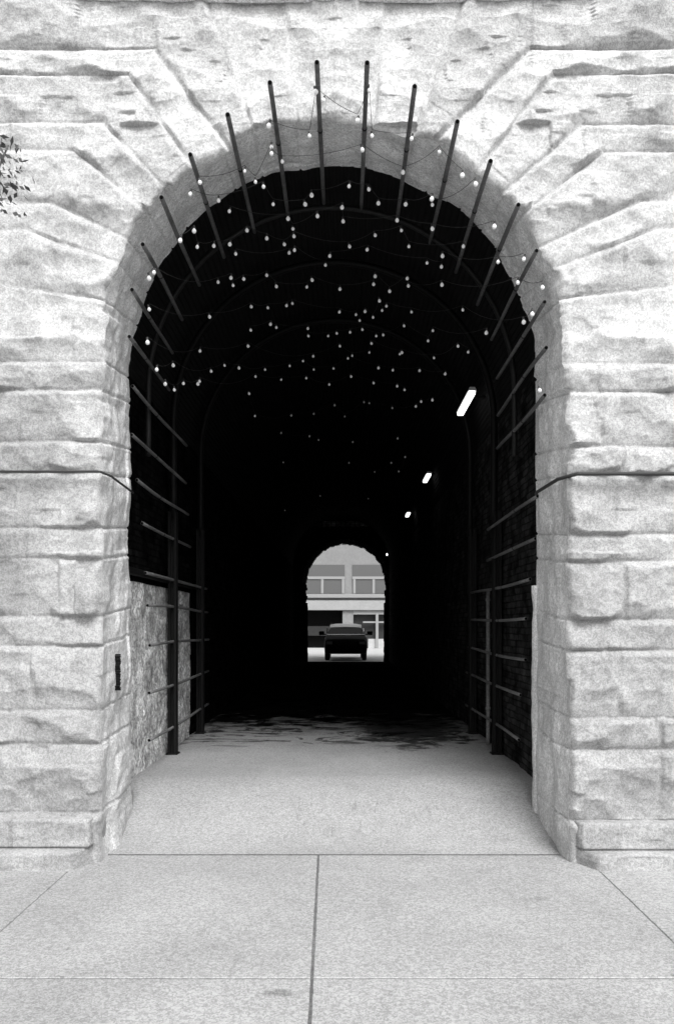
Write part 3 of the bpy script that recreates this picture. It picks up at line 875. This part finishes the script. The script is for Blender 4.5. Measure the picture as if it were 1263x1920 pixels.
loft([(y0, body_sec(.92, .38, .92)), (y0 + .08, body_sec(.99, .32, .98)), (y0 + .35, body_sec(1.02, .30, 1.06)), (y0 + 1.15, body_sec(1.03, .30, 1.14)),
      (y0 + 4.2, body_sec(1.03, .30, 1.14)), (y0 + 4.55, body_sec(.98, .36, 1.08)), (y0 + 4.65, body_sec(.9, .45, .95))], 'body', M_paint, C)
def cab(w0, w1, z1):
    pts = [(-w0, 1.10), (-w1, z1 - .09), (-w1 * .9, z1 - .02), (-w1 * .5, z1 + .015), (0, z1 + .03)]
    return pts + [(-x, z) for x, z in pts[-2::-1]]
cabin = loft([(y0 + 1.1, cab(.93, .93, 1.14)), (y0 + 1.75, cab(.93, .80, 1.47)), (y0 + 3.7, cab(.93, .80, 1.52)), (y0 + 4.35, cab(.92, .80, 1.2))], 'cabin', M_paint, C)
loft([(y0 + 1.68, [(-.76, 1.475), (-.5, 1.50), (0, 1.51), (.5, 1.50), (.76, 1.475), (.7, 1.46), (-.7, 1.46)]), (y0 + 2.5, [(-.78, 1.56), (-.5, 1.60), (0, 1.615), (.5, 1.60), (.78, 1.56), (.7, 1.50), (-.7, 1.50)]),
      (y0 + 3.7, [(-.78, 1.61), (-.5, 1.655), (0, 1.665), (.5, 1.655), (.78, 1.61), (.7, 1.50), (-.7, 1.50)])], 'roof', mat('roof_sky_glare', .55, .35, .5), C)  # pale colour stands in for sky reflected on the roof
# windscreen lies on the sloping front of the cabin
bm = bmesh.new()
ws = [(-.86, y0 + 1.085, 1.19), (.86, y0 + 1.085, 1.19), (.72, y0 + 1.66, 1.46), (-.72, y0 + 1.66, 1.46)]
f = [bm.verts.new((cx + a_, b_, zb + c_)) for a_, b_, c_ in ws]; b2 = [bm.verts.new((cx + a_, b_ + .03, zb + c_)) for a_, b_, c_ in ws]
bm.faces.new(f); bm.faces.new(b2[::-1])
for k in range(4): bm.faces.new((f[k], b2[k], b2[(k + 1) % 4], f[(k + 1) % 4]))
me = bpy.data.meshes.new('windscreen'); bm.to_mesh(me); bm.free(); link('windscreen', me, M_glass, C)
MB().box(cx - .90, cx + .90, y0 + 1.00, y0 + 1.06, zb + 1.13, zb + 1.19, bev=.01).build('cowl', M_cowl_glint, C)  # bright strip stands in for the highlight along the bonnet edge
for s in (-1, 1):
    m_ = MB(); m_.prism([(y0 + 1.55, zb + 1.22), (y0 + 3.9, zb + 1.22), (y0 + 3.7, zb + 1.44), (y0 + 1.95, zb + 1.44)], cx + s * .90, cx + s * .935, 'X'); m_.build('side_window', M_glass, C)
    m_ = MB(); m_.box(cx + s * 1.17 - .13, cx + s * 1.17 + .13, y0 + 1.35, y0 + 1.47, zb + 1.13, zb + 1.31, bev=.035); m_.box(cx + min(s * .95, s * 1.1), cx + max(s * .95, s * 1.1), y0 + 1.38, y0 + 1.44, zb + 1.14, zb + 1.19); m_.build('mirror', M_paint, C)
    m_ = MB(); m_.box(cx + s * .76 - .15, cx + s * .76 + .15, y0 - .02, y0 + .08, zb + .72, zb + .88, bev=.03); m_.build('headlight', M_lens, C)
    MB().tube([(cx + s * .72, y0 + 1.9, zb + 1.64), (cx + s * .72, y0 + 3.5, zb + 1.67)], .018, 8).build('roof_rail', M_trim, C)
    for yy in (y0 + .95, y0 + 3.75):
        wl = MB(); wl.lathe([(.24, -.12), (.35, -.11), (.37, -.06), (.37, .06), (.35, .11), (.24, .12)], (cx + s * .88, yy, zb + .37), 28, 'X'); wo = wl.build('wheel', M_tyre, C, True)
        rm = MB(); rm.lathe([(.05, -.125), (.23, -.122), (.235, .122), (.05, .125)], (cx + s * .88, yy, zb + .37), 20, 'X'); ro = rm.build('rim', M_rim, None, True); ro.parent = wo; ro.matrix_parent_inverse = Matrix.Translation(C.location).inverted() @ Matrix.Translation(C.location)
m_ = MB()
for k in range(5): m_.box(cx - .52, cx + .52, y0 - .015, y0 + .05, zb + .66 + k * .05, zb + .685 + k * .05, bev=.006, seg=1)
m_.build('grille', M_trim, C)
MB().box(cx - .98, cx + .98, y0 - .06, y0 + .12, zb + .36, zb + .56, bev=.05).build('bumper', M_paint, C)

# ================================================================ BUILDING across the far street
YS = 58.0
S = empty('shop_building', (0, YS, 0)); tag(S, 'pale two storey building with banded windows seen through the far arch', 'building')
def X_(px): return (px - VX) * YS / F
def Z_(py): return EYE + (VY - py) * YS / F
M_pale = grainy('pale_render', .20, var=.05, grain=.04, gscale=6)
M_pale2 = grainy('pale_band', .28, var=.04, grain=.03, gscale=6)
M_win = mat('far_window_glass', .09, .5, .3); M_winL = mat('far_window_low', .09, .5, .3)
M_shop = mat('shop_interior', .004, .6, .1); M_shop2 = mat('shop_counter', .03, .8, .1); M_mull = mat('pale_frame', .24, .7)
M_pale3 = grainy('pale_stall_riser', .40, var=.05, grain=.04, gscale=6)
m_ = MB(); m_.box(-30, 30, YS, YS + 8, Z_(1144), 14); m_.box(X_(642), X_(662), YS, YS + 8, -.035, Z_(1144))
m_.box(-30, X_(470), YS, YS + 8, -.035, Z_(1144)); m_.box(X_(800), 30, YS, YS + 8, -.035, Z_(1144)); m_.build('wall', M_pale, S)
MB().box(-30, 30, YS - .22, YS - .003, Z_(1144), Z_(1126), bev=.02).build('fascia', M_pale2, S)
MB().box(-30, 30, YS - .30, YS - .003, Z_(1121), Z_(1114), bev=.02).build('sill_band', M_mull, S)
for (a_, b_) in ((520, 646), (660, 780)):
    wn = MB().box(X_(a_), X_(b_), YS - .05, YS - .004, Z_(1113), Z_(1059)).build('window', M_win, S)
    fr = MB()
    fr.box(X_(a_), X_(b_), YS - .12, YS - .052, Z_(1086), Z_(1081))
    for px in ((560, 604, 643) if a_ < 600 else (664, 700, 740)): fr.box(X_(px) - .09, X_(px) + .09, YS - .12, YS - .052, Z_(1113), Z_(1086.2))
    fo = fr.build('mullion', M_mull, None); fo.parent = wn; fo.matrix_parent_inverse = Matrix.Translation(S.location).inverted() @ Matrix.Translation(S.location)
MB().box(X_(470), X_(642), YS + 1.5, YS + 2, -.035, Z_(1140)).build('shop_recess', M_shop, S)
MB().box(X_(500), X_(620), YS + .6, YS + 1.4, Z_(1192), Z_(1174)).build('shop_counter', M_shop2, S)
MB().box(X_(662), X_(800), YS + .5, YS + 1, Z_(1236), Z_(1150)).build('shop_window', mat('shop_glass', .03, .25, .5), S)
m_ = MB(); m_.box(X_(704), X_(709), YS - .05, YS + .2, -.03, Z_(1148)); m_.box(X_(680), X_(800), YS - .02, YS + .2, Z_(1168), Z_(1165)); m_.box(X_(662), X_(800), YS - .02, YS + .2, Z_(1152), Z_(1144)); m_.build('shop_frame', M_mull, S)
m_ = MB(); m_.box(X_(690), X_(800), YS + .21, YS + .45, -.035, Z_(1198)); m_.build('stall_riser', M_pale3, S)
MB().box(-31, 31, YS - .4, YS + 8.2, 14, 14.4).build('roof', M_pale2, S)

# ================================================================ TREE at the left edge
T = empty('street_tree', (-3.3, 5.3, SW)); tag(T, 'street tree whose leafy twigs reach in at the left edge of the picture, unseen crown enlarged for shade', 'tree')
M_bark = grainy('bark', .10, var=.3, grain=.3, gscale=18)
m_leaf = mat('leaf', .10, .6, .3)
trk = MB()
def limb(t, a, b, r0, r1, n=7, wob=.05):
    a, b = Vector(a), Vector(b); pts = []
    for s in np.linspace(0, 1, n):
        pts.append(a + (b - a) * s + Vector((random.uniform(-wob, wob), random.uniform(-wob, wob), 0)) * (4 * s * (1 - s)))
    t.tube(pts, [r0 + (r1 - r0) * s for s in np.linspace(0, 1, n)], 8)
    return pts
limb(trk, (-3.3, 5.3, SW - .02), (-3.35, 5.3, 3.4), .06, .04)
tips = []
for e in ((-2.20, 5.25, 4.80), (-2.3, 5.3, 4.6), (-2.6, 5.1, 5.0), (-3.3, 5.2, 5.6), (-4.0, 5.4, 5.1), (-4.1, 5.0, 4.4), (-3.4, 4.7, 4.6), (-2.9, 5.6, 4.6)):
    p = limb(trk, (-3.35, 5.3, random.uniform(2.7, 3.4)), e, .028, .006, wob=.1)
    tips += p[3:]
rl0 = random.Random(9)
shade_limbs = []
for k in range(16):  # boughs out of view, added to shade the left facade
    e = Vector((rl0.uniform(-5.6, -3.1), rl0.uniform(2.6, 6.0), rl0.uniform(3.2, 6.4)))
    if e.x > -.43 * e.y - .75: e.x = -.43 * e.y - .75 - rl0.random() * .5
    shade_limbs.append(e)
for e in shade_limbs:
    limb(trk, (-3.35, 5.3, 2.6 + .7 * rl0.random()), e, .025, .007, wob=.12)
trk.build('trunk', M_bark, T, True)
lv = bmesh.new(); rl = random.Random(3)
def leaf(c, s):
    d = Vector((rl.gauss(0, 1), rl.gauss(0, 1), rl.gauss(-.5, .8))).normalized(); u = d.orthogonal().normalized(); u = (u * math.cos(rl.random() * 6.3) + d.cross(u) * math.sin(rl.random() * 6.3))
    q = [c, c + d * s * .5 + u * s * .2, c + d * s, c + d * s * .5 - u * s * .2]
    lv.faces.new([lv.verts.new(v) for v in q])
for e in shade_limbs:  # dense unseen leaves, added to keep sky light off the left wall
    for k in range(650):
        c = e + Vector((rl.gauss(0, .34), rl.gauss(0, .34), rl.gauss(0, .26)))
        if c.x > -.43 * c.y - .12: continue
        leaf(c, rl.uniform(.10, .15))
for tp in tips:
    for k in range(90):
        c = tp + Vector((rl.gauss(0, .10), rl.gauss(0, .10), rl.gauss(0, .12)))
        lim = -2.12 if 4.3 < c.z < 4.85 else -2.30
        if c.x > lim - .02: continue
        leaf(c, rl.uniform(.04, .07))
me = bpy.data.meshes.new('crown'); lv.to_mesh(me); lv.free(); link('crown', me, m_leaf, T)
